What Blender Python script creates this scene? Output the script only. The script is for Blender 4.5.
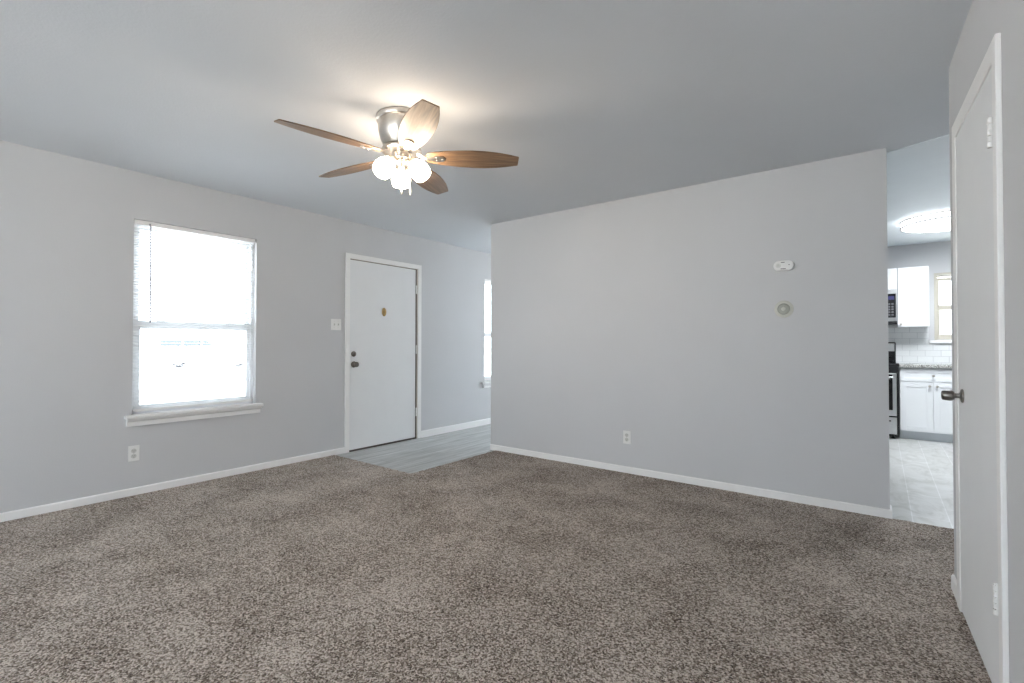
import bpy, bmesh, math, random
from mathutils import Vector, Matrix
random.seed(7)
scene = bpy.context.scene
COL = scene.collection
R = math.radians
for o in list(bpy.data.objects):
    bpy.data.objects.remove(o)

# ---------------------------------------------------------------- camera
EYE = 1.137
yaw, pit, rol = R(37.34), R(0.788), R(0.063)
F = Vector((-math.sin(yaw)*math.cos(pit), math.cos(yaw)*math.cos(pit), math.sin(pit)))
RT = Vector((math.cos(yaw), math.sin(yaw), 0)); UP = RT.cross(F)
RT2 = RT*math.cos(rol)+UP*math.sin(rol); UP2 = -RT*math.sin(rol)+UP*math.cos(rol)
cd = bpy.data.cameras.new('camera'); cam = bpy.data.objects.new('camera', cd); COL.objects.link(cam)
M4 = Matrix((RT2, UP2, -F)).transposed().to_4x4(); M4.translation = Vector((0, 0, EYE))
cam.matrix_world = M4
cd.sensor_width = 36; cd.sensor_fit = 'HORIZONTAL'
cd.lens = 482.513/1024*36; cd.shift_y = -4.02/1024; cd.clip_start = .03; cd.clip_end = 300
scene.camera = cam

# ---------------------------------------------------------------- light
SKY = 4.2
EXPOSURE = 1.05
FAN_GLOW = 27.0
KITCHEN_GLOW = 3.5
KITCHEN_WATTS = 24.0
w = bpy.data.worlds.new('sky'); scene.world = w; w.use_nodes = True
bg = w.node_tree.nodes['Background']; bg.inputs[0].default_value = (.89, .945, 1, 1); bg.inputs[1].default_value = SKY
sd_ = bpy.data.lights.new('sun', 'SUN'); sd_.energy = 15; sd_.angle = R(.6); sd_.color = (1, .96, .9)
sun = bpy.data.objects.new('sun', sd_); COL.objects.link(sun); sun.rotation_euler = Vector((1, 0, 1.15)).to_track_quat('Z', 'Y').to_euler()
vs = scene.view_settings
scene.display_settings.display_device = 'sRGB'
vs.view_transform = 'Standard'; vs.look = 'None'; vs.gamma = 1; vs.use_curve_mapping = False; vs.exposure = EXPOSURE

# ---------------------------------------------------------------- materials
class NT:
    def __init__(s, name):
        s.m = bpy.data.materials.new(name); s.m.use_nodes = True
        s.t = s.m.node_tree; s.b = s.t.nodes['Principled BSDF']; s.out = s.t.nodes['Material Output']
    def n(s, typ, **kw):
        nd = s.t.nodes.new(typ)
        for k, v in kw.items():
            if hasattr(nd, k): setattr(nd, k, v)
            else: nd.inputs[k.replace('_', ' ')].default_value = v
        return nd
    def l(s, a, b): s.t.links.new(a, b)
    def ramp(s, fac, stops):
        r = s.n('ShaderNodeValToRGB'); e = r.color_ramp.elements
        while len(e) < len(stops): e.new(.5)
        for i, (p, c) in enumerate(stops): e[i].position = p; e[i].color = (*c, 1)
        s.l(fac, r.inputs[0]); return r.outputs[0]
    def coords(s, scale=(1, 1, 1), rot=(0, 0, 0), loc=(0, 0, 0)):
        tc = s.n('ShaderNodeTexCoord'); mp = s.n('ShaderNodeMapping')
        mp.inputs['Scale'].default_value = scale; mp.inputs['Rotation'].default_value = rot; mp.inputs['Location'].default_value = loc
        s.l(tc.outputs['Object'], mp.inputs[0]); return mp.outputs[0]
    def bump(s, h, strength=.2, dist=.002):
        b = s.n('ShaderNodeBump'); b.inputs['Strength'].default_value = strength; b.inputs['Distance'].default_value = dist
        s.l(h, b.inputs['Height']); s.l(b.outputs[0], s.b.inputs['Normal'])

def plain(name, col, rough=.5, metal=0, var=.03, vscale=6, bump=0, bscale=200, spec=.5):
    k = NT(name); b = k.b
    b.inputs['Roughness'].default_value = rough; b.inputs['Metallic'].default_value = metal
    b.inputs['Specular IOR Level'].default_value = spec
    nz = k.n('ShaderNodeTexNoise'); nz.inputs['Scale'].default_value = vscale; nz.inputs['Detail'].default_value = 4
    k.l(k.coords(), nz.inputs['Vector'])
    lo = tuple(max(0, c*(1-var)) for c in col); hi = tuple(min(1, c*(1+var)) for c in col)
    k.l(k.ramp(nz.outputs[0], [(.3, lo), (.7, hi)]), b.inputs['Base Color'])
    if bump:
        n2 = k.n('ShaderNodeTexNoise'); n2.inputs['Scale'].default_value = bscale; n2.inputs['Detail'].default_value = 3
        k.l(k.coords(), n2.inputs['Vector']); k.bump(n2.outputs[0], bump, .002)
    return k.m

WALL = plain('wall_paint', (.595, .598, .612), .62, var=.012, vscale=2, bump=.25, bscale=140, spec=.3)
CEIL = plain('ceiling_paint', (.66, .69, .73), .75, var=.012, vscale=2, bump=.5, bscale=90, spec=.25)
TRIM = plain('white_trim_paint', (.87, .865, .86), .35, var=.01)
DOORW = plain('white_door_paint', (.80, .81, .82), .4, var=.01, bump=.05, bscale=300)
VINYLW = plain('white_window_vinyl', (.82, .84, .86), .35, var=.01)
PLASTIC = plain('white_plastic', (.82, .82, .81), .35, var=.01)
DPLASTIC = plain('cream_plastic', (.62, .62, .60), .4, var=.01)
SLOT = plain('dark_slot', (.09, .09, .09), .6)
NICKEL = plain('brushed_nickel', (.60, .57, .53), .32, 1, var=.06, vscale=40)
DKNICK = plain('aged_bronze_nickel', (.16, .145, .13), .3, 1, var=.15, vscale=30)
PEWTER = plain('pewter_knob', (.24, .23, .22), .32, 1, var=.1, vscale=60)
BRASS = plain('antique_brass', (.36, .24, .10), .35, 1, var=.35, vscale=60)
STEEL = plain('stainless_steel', (.62, .63, .64), .3, 1, var=.05, vscale=20)
BLACK = plain('black_enamel', (.012, .012, .014), .18, var=.1)
BGLASS = plain('black_glass', (.01, .01, .012), .06, var=.1)
CABW = plain('white_cabinet_paint', (.80, .82, .84), .35, var=.008)
TOEK = plain('grey_toe_kick', (.60, .64, .68), .5, var=.02)
BEIGE = plain('beige_window_frame', (.52, .49, .42), .5, var=.02)
SHADOWGAP = plain('door_gap_shade', (.10, .085, .075), .8)  # dark colour standing in for shade in the door gaps
JAMB = plain('tan_edge_shade', (.58, .53, .47), .5)  # tan puts the shade of the front door's edges into the colour
WAND = plain('tinted_plastic_wand', (.22, .22, .26), .2)
CORD = plain('white_cord', (.75, .77, .8), .7)
CARPAINT = plain('white_car_paint', (.82, .84, .86), .2, var=.01)
CARGLASS = plain('car_glass', (.05, .06, .07), .08, spec=.1)
TYRE = plain('tyre_rubber', (.24, .24, .26), .8)
CHROME = plain('chrome', (.7, .7, .72), .15, 1)
LAMPR = plain('red_lamp_plastic', (.45, .12, .10), .3)
CONC = plain('concrete', (.66, .65, .63), .9, var=.06, vscale=2)
ASPH = plain('roof_shingle', (.30, .30, .31), .9, var=.2, vscale=30)
SIDING_C = (.72, .75, .78)

def m_siding():
    k = NT('house_siding'); k.b.inputs['Roughness'].default_value = .7
    wv = k.n('ShaderNodeTexWave'); wv.wave_type = 'BANDS'; wv.bands_direction = 'Z'; wv.wave_profile = 'SAW'
    wv.inputs['Scale'].default_value = 2.2; k.l(k.coords(), wv.inputs['Vector'])
    k.l(k.ramp(wv.outputs[0], [(0, (.5, .53, .56)), (.12, SIDING_C)]), k.b.inputs['Base Color'])
    k.bump(wv.outputs[0], .6, .02); return k.m
SIDING = m_siding()

def m_glass():
    k = NT('window_glass')
    tr = k.n('ShaderNodeBsdfTransparent'); tr.inputs[0].default_value = (.97, .985, .99, 1)
    gl = k.n('ShaderNodeBsdfGlossy'); gl.inputs['Roughness'].default_value = .02
    lw = k.n('ShaderNodeLayerWeight'); lw.inputs[0].default_value = .5
    pw = k.n('ShaderNodeMath'); pw.operation = 'POWER'; pw.inputs[1].default_value = 5; k.l(lw.outputs['Facing'], pw.inputs[0])
    fr = k.n('ShaderNodeMath'); fr.operation = 'MULTIPLY_ADD'; fr.inputs[1].default_value = .5; fr.inputs[2].default_value = .02; k.l(pw.outputs[0], fr.inputs[0])
    mx = k.n('ShaderNodeMixShader'); k.l(fr.outputs[0], mx.inputs[0]); k.l(tr.outputs[0], mx.inputs[1]); k.l(gl.outputs[0], mx.inputs[2])
    k.l(mx.outputs[0], k.out.inputs[0]); return k.m
GLASS = m_glass()

def m_slat():
    k = NT('blind_slat_vinyl'); k.b.inputs['Base Color'].default_value = (.86, .87, .88, 1); k.b.inputs['Roughness'].default_value = .4
    tl = k.n('ShaderNodeBsdfTranslucent'); tl.inputs[0].default_value = (.85, .88, .9, 1)
    mx = k.n('ShaderNodeMixShader'); mx.inputs[0].default_value = .15
    k.l(k.b.outputs[0], mx.inputs[1]); k.l(tl.outputs[0], mx.inputs[2]); k.l(mx.outputs[0], k.out.inputs[0]); return k.m
SLAT = m_slat()

def m_carpet():
    k = NT('speckled_carpet'); b = k.b
    b.inputs['Roughness'].default_value = .95; b.inputs['Specular IOR Level'].default_value = .1
    b.inputs['Sheen Weight'].default_value = .12; b.inputs['Sheen Roughness'].default_value = .5
    b.inputs['Sheen Tint'].default_value = (1, .97, .94, 1)
    c = k.coords()
    wob = k.n('ShaderNodeTexNoise'); wob.inputs['Scale'].default_value = 60; wob.inputs['Detail'].default_value = 2; k.l(c, wob.inputs['Vector'])
    va = k.n('ShaderNodeVectorMath'); va.operation = 'MULTIPLY_ADD'; va.inputs[1].default_value = (.012, .012, .012)
    k.l(wob.outputs['Color'], va.inputs[0]); k.l(c, va.inputs[2])
    v = k.n('ShaderNodeTexVoronoi'); v.inputs['Scale'].default_value = 170; k.l(va.outputs[0], v.inputs['Vector'])
    sep = k.n('ShaderNodeSeparateColor'); k.l(v.outputs['Color'], sep.inputs[0])
    n2 = k.n('ShaderNodeTexNoise'); n2.inputs['Scale'].default_value = 110; n2.inputs['Detail'].default_value = 5; n2.inputs['Roughness'].default_value = .7; k.l(c, n2.inputs['Vector'])
    big = k.n('ShaderNodeTexNoise'); big.inputs['Scale'].default_value = 2.4; big.inputs['Detail'].default_value = 5; big.inputs['Roughness'].default_value = .6; k.l(c, big.inputs['Vector'])
    def mth(op, a, bb, cc=None):
        m = k.n('ShaderNodeMath'); m.operation = op
        for i, x in enumerate((a, bb, cc)):
            if x is None: continue
            if isinstance(x, (int, float)): m.inputs[i].default_value = x
            else: k.l(x, m.inputs[i])
        return m.outputs[0]
    s = mth('MULTIPLY', sep.outputs[0], .52)
    s = mth('MULTIPLY_ADD', n2.outputs[0], .75, s)
    s = mth('MULTIPLY_ADD', big.outputs[0], .50, s)
    s = mth('SUBTRACT', s, .35)
    col = k.ramp(s, [(.22, (.038, .023, .016)), (.36, (.150, .110, .083)), (.51, (.335, .278, .234)), (.74, (.72, .645, .58))])
    k.l(col, b.inputs['Base Color'])
    k.bump(mth('ADD', n2.outputs[0], mth('MULTIPLY', v.outputs['Distance'], -1.2)), .8, .008)
    return k.m
CARPET = m_carpet()

def m_vinyl():
    k = NT('grey_vinyl_plank'); b = k.b; b.inputs['Roughness'].default_value = .36
    c = k.coords(rot=(0, 0, R(90)))
    br = k.n('ShaderNodeTexBrick'); br.inputs['Scale'].default_value = 1; br.inputs['Brick Width'].default_value = 1.2; br.inputs['Row Height'].default_value = .152
    br.inputs['Mortar Size'].default_value = .0012; br.inputs['Color1'].default_value = (.42, .435, .43, 1); br.inputs['Color2'].default_value = (.50, .515, .51, 1)
    br.inputs['Mortar'].default_value = (.22, .23, .23, 1); k.l(c, br.inputs['Vector'])
    nz = k.n('ShaderNodeTexNoise'); nz.inputs['Scale'].default_value = 1; nz.inputs['Detail'].default_value = 7; nz.inputs['Roughness'].default_value = .62
    k.l(k.coords(scale=(22, 1.6, 1)), nz.inputs['Vector'])
    mx = k.n('ShaderNodeMix', data_type='RGBA', blend_type='MULTIPLY'); mx.inputs['Factor'].default_value = 1
    k.l(br.outputs[0], mx.inputs[6]); k.l(k.ramp(nz.outputs[0], [(.3, (.62, .64, .63)), (.5, (1, 1, 1)), (.72, (1.35, 1.35, 1.37))]), mx.inputs[7])
    k.l(mx.outputs[2], b.inputs['Base Color']); k.bump(nz.outputs[0], .08, .001); return k.m
VPLANK = m_vinyl()

def m_ktile():
    k = NT('marbled_floor_tile'); b = k.b; b.inputs['Roughness'].default_value = .3
    c = k.coords(rot=(0, 0, R(90)), loc=(0, .03, 0))
    br = k.n('ShaderNodeTexBrick'); br.inputs['Scale'].default_value = 1; br.inputs['Brick Width'].default_value = .6; br.inputs['Row Height'].default_value = .19
    br.inputs['Mortar Size'].default_value = .003; br.inputs['Color1'].default_value = (.50, .50, .48, 1); br.inputs['Color2'].default_value = (.57, .57, .56, 1)
    br.inputs['Mortar'].default_value = (.66, .66, .66, 1); k.l(c, br.inputs['Vector'])
    nz = k.n('ShaderNodeTexNoise'); nz.inputs['Scale'].default_value = 3.5; nz.inputs['Detail'].default_value = 8; nz.inputs['Roughness'].default_value = .65; nz.inputs['Distortion'].default_value = 1.6
    k.l(k.coords(scale=(1.6, .8, 1)), nz.inputs['Vector'])
    mx = k.n('ShaderNodeMix', data_type='RGBA', blend_type='MULTIPLY'); mx.inputs['Factor'].default_value = 1
    k.l(br.outputs[0], mx.inputs[6]); k.l(k.ramp(nz.outputs[0], [(.35, (.78, .78, .76)), (.5, (1, 1, 1)), (.68, (1.12, 1.13, 1.15))]), mx.inputs[7])
    k.l(mx.outputs[2], b.inputs['Base Color']); return k.m
KTILE = m_ktile()

def m_subway():
    k = NT('white_subway_tile'); b = k.b; b.inputs['Roughness'].default_value = .12
    c = k.coords(rot=(R(-90), 0, 0))
    br = k.n('ShaderNodeTexBrick'); br.inputs['Scale'].default_value = 1; br.inputs['Brick Width'].default_value = .152; br.inputs['Row Height'].default_value = .076
    br.inputs['Mortar Size'].default_value = .0028; br.inputs['Mortar Smooth'].default_value = .2
    br.inputs['Color1'].default_value = (.78, .80, .81, 1); br.inputs['Color2'].default_value = (.82, .84, .85, 1)
    br.inputs['Mortar'].default_value = (.60, .62, .64, 1); k.l(c, br.inputs['Vector'])
    k.l(br.outputs[0], b.inputs['Base Color'])
    inv = k.n('ShaderNodeMath'); inv.operation = 'SUBTRACT'; inv.inputs[0].default_value = 1; k.l(br.outputs['Fac'], inv.inputs[1])
    k.bump(inv.outputs[0], .5, .002); return k.m
SUBWAY = m_subway()

def m_granite():
    k = NT('speckled_granite'); b = k.b; b.inputs['Roughness'].default_value = .15
    v = k.n('ShaderNodeTexVoronoi'); v.inputs['Scale'].default_value = 130; k.l(k.coords(), v.inputs['Vector'])
    s = k.n('ShaderNodeSeparateColor'); k.l(v.outputs['Color'], s.inputs[0])
    k.l(k.ramp(s.outputs[0], [(0, (.05, .05, .05)), (.3, (.22, .22, .21)), (.6, (.40, .40, .38)), (1, (.6, .6, .58))]), b.inputs['Base Color']); return k.m
GRANITE = m_granite()

def m_wood(name, c1, c2, c3):
    k = NT(name); b = k.b; b.inputs['Roughness'].default_value = .38
    nz = k.n('ShaderNodeTexNoise'); nz.inputs['Scale'].default_value = 1; nz.inputs['Detail'].default_value = 8; nz.inputs['Roughness'].default_value = .6; nz.inputs['Distortion'].default_value = .5
    k.l(k.coords(scale=(4, 60, 20)), nz.inputs['Vector'])
    k.l(k.ramp(nz.outputs[0], [(.28, c1), (.5, c2), (.72, c3)]), b.inputs['Base Color']); k.bump(nz.outputs[0], .06, .001); return k.m
BLADEW = m_wood('walnut_blade', (.085, .052, .032), (.19, .118, .068), (.31, .205, .125))

def m_emit(name, col, strength, base=(.9, .9, .9)):
    k = NT(name); b = k.b; b.inputs['Base Color'].default_value = (*base, 1); b.inputs['Roughness'].default_value = .3
    b.inputs['Emission Color'].default_value = (*col, 1); b.inputs['Emission Strength'].default_value = strength; return k.m
SHADEGL = m_emit('lit_frosted_shade', (1, .81, .61), FAN_GLOW)
KGLOW = m_emit('lit_ceiling_diffuser', (.93, .97, 1), KITCHEN_GLOW)

# ---------------------------------------------------------------- mesh helpers
def bx(bm, a, b, bev=0, seg=2, rot=None):
    """box between corners a and b, optionally bevelled"""
    r = bmesh.ops.create_cube(bm, size=1)['verts']
    c = [(a[i]+b[i])/2 for i in range(3)]; s = [abs(b[i]-a[i]) for i in range(3)]
    for v in r: v.co = Vector((v.co.x*s[0]+c[0], v.co.y*s[1]+c[1], v.co.z*s[2]+c[2]))
    if bev:
        ed = list({e for v in r for e in v.link_edges})
        res = bmesh.ops.bevel(bm, geom=ed, offset=min(bev, min(s)*.45), segments=seg, affect='EDGES', profile=.5)
        r = list({v for f in res['faces'] for v in f.verts})
    return r
def lathe(bm, prof, n=32, M=None, cap=True):
    """profile [(r, h)...] turned about local z, M places it"""
    M = M or Matrix(); rings = []
    for r, h in prof:
        if r < 1e-6: rings.append([bm.verts.new(M @ Vector((0, 0, h)))])
        else: rings.append([bm.verts.new(M @ Vector((r*math.cos(2*math.pi*i/n), r*math.sin(2*math.pi*i/n), h))) for i in range(n)])
    for A, B in zip(rings, rings[1:]):
        for i in range(n):
            j = (i+1) % n
            if len(A) == 1 and len(B) == 1: continue
            if len(A) == 1: bm.faces.new((A[0], B[j], B[i]))
            elif len(B) == 1: bm.faces.new((A[i], A[j], B[0]))
            else: bm.faces.new((A[i], A[j], B[j], B[i]))
    if cap:
        if len(rings[0]) > 1: bm.faces.new(rings[0][::-1])
        if len(rings[-1]) > 1: bm.faces.new(rings[-1])
def tube(bm, pts, rad, n=10):
    pts = [Vector(p) for p in pts]; rings = []
    for i, p in enumerate(pts):
        d = (pts[min(i+1, len(pts)-1)]-pts[max(i-1, 0)]).normalized()
        a = d.orthogonal().normalized() if i == 0 else (pa - d*pa.dot(d)).normalized()
        pa = a; b = d.cross(a); r = rad[i] if isinstance(rad, (list, tuple)) else rad
        rings.append([bm.verts.new(p+(a*math.cos(2*math.pi*k/n)+b*math.sin(2*math.pi*k/n))*r) for k in range(n)])
    for A, B in zip(rings, rings[1:]):
        for k in range(n): bm.faces.new((A[k], A[(k+1) % n], B[(k+1) % n], B[k]))
    bm.faces.new(rings[0][::-1]); bm.faces.new(rings[-1])
def prism(bm, poly, h0, h1, M=None):
    """polygon [(x,y)] extruded in local z"""
    M = M or Matrix()
    A = [bm.verts.new(M @ Vector((x, y, h0))) for x, y in poly]; B = [bm.verts.new(M @ Vector((x, y, h1))) for x, y in poly]
    n = len(poly)
    for i in range(n): bm.faces.new((A[i], A[(i+1) % n], B[(i+1) % n], B[i]))
    bm.faces.new(A[::-1]); bm.faces.new(B)
def new(): return bmesh.new()
def obj(name, bm, mat, parent=None, smooth=None):
    bmesh.ops.recalc_face_normals(bm, faces=bm.faces)
    me = bpy.data.meshes.new(name); bm.to_mesh(me); bm.free()
    o = bpy.data.objects.new(name, me); COL.objects.link(o)
    if mat: me.materials.append(mat)
    if parent: o.parent = parent
    if smooth:
        me.shade_smooth()
        me.set_sharp_from_angle(angle=R(smooth))
    return o
def tag(o, label=None, cat=None, group=None, kind=None):
    if label: o['label'] = label
    if cat: o['category'] = cat
    if group: o['group'] = group
    if kind: o['kind'] = kind
    return o
def thing(name, label, cat, loc=(0, 0, 0), rz=0, group=None, kind=None):
    o = bpy.data.objects.new(name, None); COL.objects.link(o); o.empty_display_size = .1
    o.location = loc; o.rotation_euler = (0, 0, rz); return tag(o, label, cat, group, kind)
def copy_tree(o, parent=None):
    c = o.copy(); COL.objects.link(c)
    if parent: c.parent = parent
    for ch in list(o.children): copy_tree(ch, c)
    return c
def struct(name, bm, mat, label=None, cat=None, smooth=None):
    return tag(obj(name, bm, mat, None, smooth), label, cat, None, 'structure')

def holed(bm, u0, u1, z0, z1, t0, t1, holes, axis):
    """wall slab with rectangular holes; axis 'y': u runs along y and thickness along x"""
    us = sorted({u0, u1, *[h[0] for h in holes], *[h[1] for h in holes]})
    for a, b in zip(us, us[1:]):
        zs = [z0]; hs = sorted([(h[2], h[3]) for h in holes if h[0] <= a+1e-6 and h[1] >= b-1e-6])
        cur = z0; spans = []
        for h0, h1 in hs: spans.append((cur, h0)); cur = h1
        spans.append((cur, z1))
        for s0, s1 in spans:
            if s1-s0 < 1e-4: continue
            if axis == 'y': bx(bm, (t0, a, s0), (t1, b, s1))
            else: bx(bm, (a, t0, s0), (b, t1, s1))
    bmesh.ops.remove_doubles(bm, verts=bm.verts, dist=1e-5)
    seen = {}
    for f in list(bm.faces):
        seen.setdefault(tuple(sorted(v.index for v in f.verts)), []).append(f)
    bm.verts.index_update(); seen = {}
    for f in list(bm.faces): seen.setdefault(tuple(sorted(v.index for v in f.verts)), []).append(f)
    bmesh.ops.delete(bm, geom=[f for l in seen.values() if len(l) > 1 for f in l], context='FACES_ONLY')

# ---------------------------------------------------------------- key planes
H = 2.44
XA = -4.468; YB = 4.027; XBL = -3.361; XBR = .043
TC = R(-2.181); YCE = 3.049
def XC(y): return .307 + math.tan(TC)*(y-2)
YBK = -3.0; YF = 8.10; XE = 2.3; TW = .12
W1 = (1.155, 2.056, .60, 2.082)
DA = (3.005, 3.965, -.02, 2.05)
W2 = (5.214, 6.115, .60, 2.07)
W3 = (.572, 1.50, 1.200, 2.010)      # kitchen, along x
W5 = (-4.25, -1.6, .35, 2.2)       # unseen dining window added for its daylight, along x
WB = (-3.9, -2.05, .45, 2.2); WB2 = (-1.75, .05, .45, 2.2)          # unseen windows added behind the camera for their daylight, along x

# walls
b = new(); holed(b, YBK-TW, YF+TW, -.05, H+.1, XA-TW, XA, [W1, DA, W2], 'y'); struct('wall_left', b, WALL, 'pale grey painted wall with the blinds window and front door', 'wall')
b = new(); bx(b, (XBL, YB, -.02), (XBR, YB+TW, H+.02)); struct('wall_middle', b, WALL, 'pale grey partition wall carrying the thermostat and alarm', 'wall')
# right wall, turned 2.2 degrees, with a closet door opening
CM = Matrix.Translation((XC(2), 2, 0)) @ Matrix.Rotation(-TC, 4, 'Z')   # local y runs along the wall, local x into it
def yl(y): return (y-2)/math.cos(TC)
b = new(); DC = (yl(2.122), yl(2.812), -.02, 2.04)
holed(b, yl(YBK)-.05, yl(YCE), -.02, H+.02, 0, .12, [DC], 'y'); b.transform(CM); struct('wall_right', b, WALL, 'pale grey painted wall at right with the closet door', 'wall')
b = new(); holed(b, XA, XE+TW, -.05, H+.1, YBK-TW, YBK, [WB, WB2], 'x'); struct('wall_back', b, WALL)
b = new(); holed(b, XA, XE+TW, -.05, H+.1, YF, YF+TW, [(W3[0], W3[1], W3[2], W3[3]), (W5[0], W5[1], W5[2], W5[3])], 'x'); struct('wall_kitchen', b, WALL, 'pale blue-grey kitchen wall with the small window', 'wall')
b = new(); bx(b, (XE, YBK, -.05), (XE+TW, YF, H+.1)); struct('wall_hallway', b, WALL)
b = new(); bx(b, (-1.35, YB+TW, -.02), (-1.23, YF, H+.02)); struct('wall_pantry', b, WALL)
b = new(); bx(b, (.42, YCE-TW, -.02), (XE, YCE, H+.02)); struct('wall_closet', b, WALL)
b = new(); bx(b, (XA-TW, YBK-TW, H), (XE+TW, YF+TW, H+.1)); struct('ceiling', b, CEIL, 'pale grey textured flat ceiling', 'ceiling')

KCEIL = plain('kitchen_ceiling_tone', (.80, .86, .90), .6, var=.01, bump=.3, bscale=90, spec=.3)  # lighter and bluer than the main ceiling
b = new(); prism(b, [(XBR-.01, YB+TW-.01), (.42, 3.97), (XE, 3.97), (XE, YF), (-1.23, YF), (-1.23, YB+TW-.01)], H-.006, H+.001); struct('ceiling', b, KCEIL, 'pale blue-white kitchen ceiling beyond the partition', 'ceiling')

# carpet: gridded sheet with an irregular tufted edge along the plank flooring
VX, VY = -3.28, 2.84
b = new(); st = .02
def jag(s): return .005*math.sin(s*61)+.004*math.sin(s*147+1)+.003*math.sin(s*331+2)
edge = []
y = VY
x = XA
while x < VX-.01: edge.append((x, VY+jag(x))); x += .012
edge.append((VX, VY))
while y < YB-.0: edge.append((VX+jag(y), y)); y += .012
edge += [(VX, YB+.01)]
x = VX
edge += [(XBR, YB+.01)]
x = XBR+.01
while x < XE: edge.append((x, YB+.004+jag(x)*.6)); x += .012
edge += [(XE, YB), (XE, YBK), (XA, YBK)]
prism(b, edge, -.02, 0)
bmesh.ops.triangulate(b, faces=[f for f in b.faces if len(f.verts) > 4])
struct('floor', b, CARPET, 'taupe speckled cut-pile carpet covering the room floor', 'carpet')
b = new(); bx(b, (XA-TW, 2.6, -.06), (-1.23, YF+TW, -.008)); struct('floor', b, VPLANK, 'grey wood-look plank flooring in front of the white front door', 'floor')
b = new(); bx(b, (-1.23, YB-.08, -.06), (XE+TW, YF+TW, -.004)); struct('floor', b, KTILE, 'pale marbled rectangular floor tiles in the kitchen', 'floor')
b = new(); bx(b, (XA-TW, YBK-TW, -.1), (XE+TW, YF+TW, -.06)); struct('floor', b, CONC)

# baseboards
BH = .056; BT = .012
def board(x0, y0, x1, y1, nx, ny, name, label=None, z0=-.008, h=BH):
    """board along a wall from p0 to p1, n = room-side normal"""
    d = Vector((x1-x0, y1-y0, 0)); L = d.length; d.normalize(); n = Vector((nx, ny, 0))
    prof = [(0, z0), (BT, z0), (BT, h-.008), (BT-.004, h-.001), (BT-.007, h), (0, h)]
    b = new(); A = []; B = []
    for t, z in prof:
        A.append(b.verts.new(Vector((x0, y0, z))+n*t)); B.append(b.verts.new(Vector((x1, y1, z))+n*t))
    for i in range(len(prof)): j = (i+1) % len(prof); b.faces.new((A[i], A[j], B[j], B[i]))
    b.faces.new(A[::-1]); b.faces.new(B)
    return struct(name, b, TRIM, label, 'baseboard' if label else None)
board(XA, YBK, XA, 2.965, 1, 0, 'baseboard_left', 'low white baseboard under the blinds window', -.004)
board(XA, 4.017, XA, YF, 1, 0, 'baseboard_entry', 'white baseboard right of the front door above plank flooring', h=.075)
board(XBL-BT*0, YB, XBR+BT, YB, 0, -1, 'baseboard_middle', 'white baseboard along the thermostat wall', -.004)
board(XBR, YB, XBR, YB+TW, 1, 0, 'baseboard_middle_end')
board(XBL, YB, XBL, YB+TW, -1, 0, 'baseboard_middle_end')
cn, sn = math.cos(TC), math.sin(TC)
def CP(yl_, off=0): v = CM @ Vector((-off, yl_, 0)); return v.x, v.y
nrm = (CM.to_3x3() @ Vector((-1, 0, 0)))
p0, p1 = CP(DC[1]+.055), CP(yl(YCE)); board(*p0, *p1, nrm.x, nrm.y, 'baseboard_right', 'short white baseboard at the end of the right wall', -.004, .066)
p0, p1 = CP(yl(YBK)), CP(DC[0]-.055); board(*p0, *p1, nrm.x, nrm.y, 'baseboard_right', None, -.004)
board(-1.23, YF, XE, YF, 0, -1, 'baseboard_kitchen')

# ---------------------------------------------------------------- casings
def casing(name, M, u0, u1, ztop, cw, ct, label, mat=TRIM, bottom=-.006, near=None):
    nw = near or cw
    b = new()
    bx(b, (0, u0-nw, bottom), (ct, u0, ztop+cw), .003)
    bx(b, (0, u1, bottom), (ct, u1+cw, ztop+cw), .003)
    bx(b, (0, u0-.001, ztop), (ct, u1+.001, ztop+cw), .003)
    b.transform(M); return struct(name, b, mat, label, 'door casing')
MA = Matrix.Translation((XA, 0, 0))
casing('trim_1', MA, 3.015, 3.963, 2.046, .052, .014, 'narrow white casing framing the front door')
MC = CM @ Matrix.Scale(-1, 4, (1, 0, 0))
casing('trim_2', MC, DC[0]+.008, DC[1]-.008, 2.030, .070, .015, 'white moulded casing framing the closet door at right', near=.047)
# jambs and stops
b = new()
for u in (DA[0], DA[1]-.012): bx(b, (XA-TW, u, -.01), (XA, u+.012, 2.05))
bx(b, (XA-TW, DA[0], 2.042), (XA, DA[1], 2.05))
struct('trim_3', b, JAMB, 'jamb around the front door, coloured tan for its shade', 'door jamb')
b = new(); bx(b, (XA-TW, DA[0], -.03), (XA-.004, DA[1], -.002)); struct('trim_4', b, SHADOWGAP, 'dark threshold under the front door', 'threshold')  # shade of the gap below the door is put into the colour
b = new()
for u in (DC[0], DC[1]-.01): bx(b, (0, u, -.01), (.12, u+.01, 2.04))
bx(b, (0, DC[0], 2.03), (.12, DC[1], 2.04)); b.transform(CM)
struct('trim_5', b, TRIM, 'white jamb around the closet door at right', 'door jamb')

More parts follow.
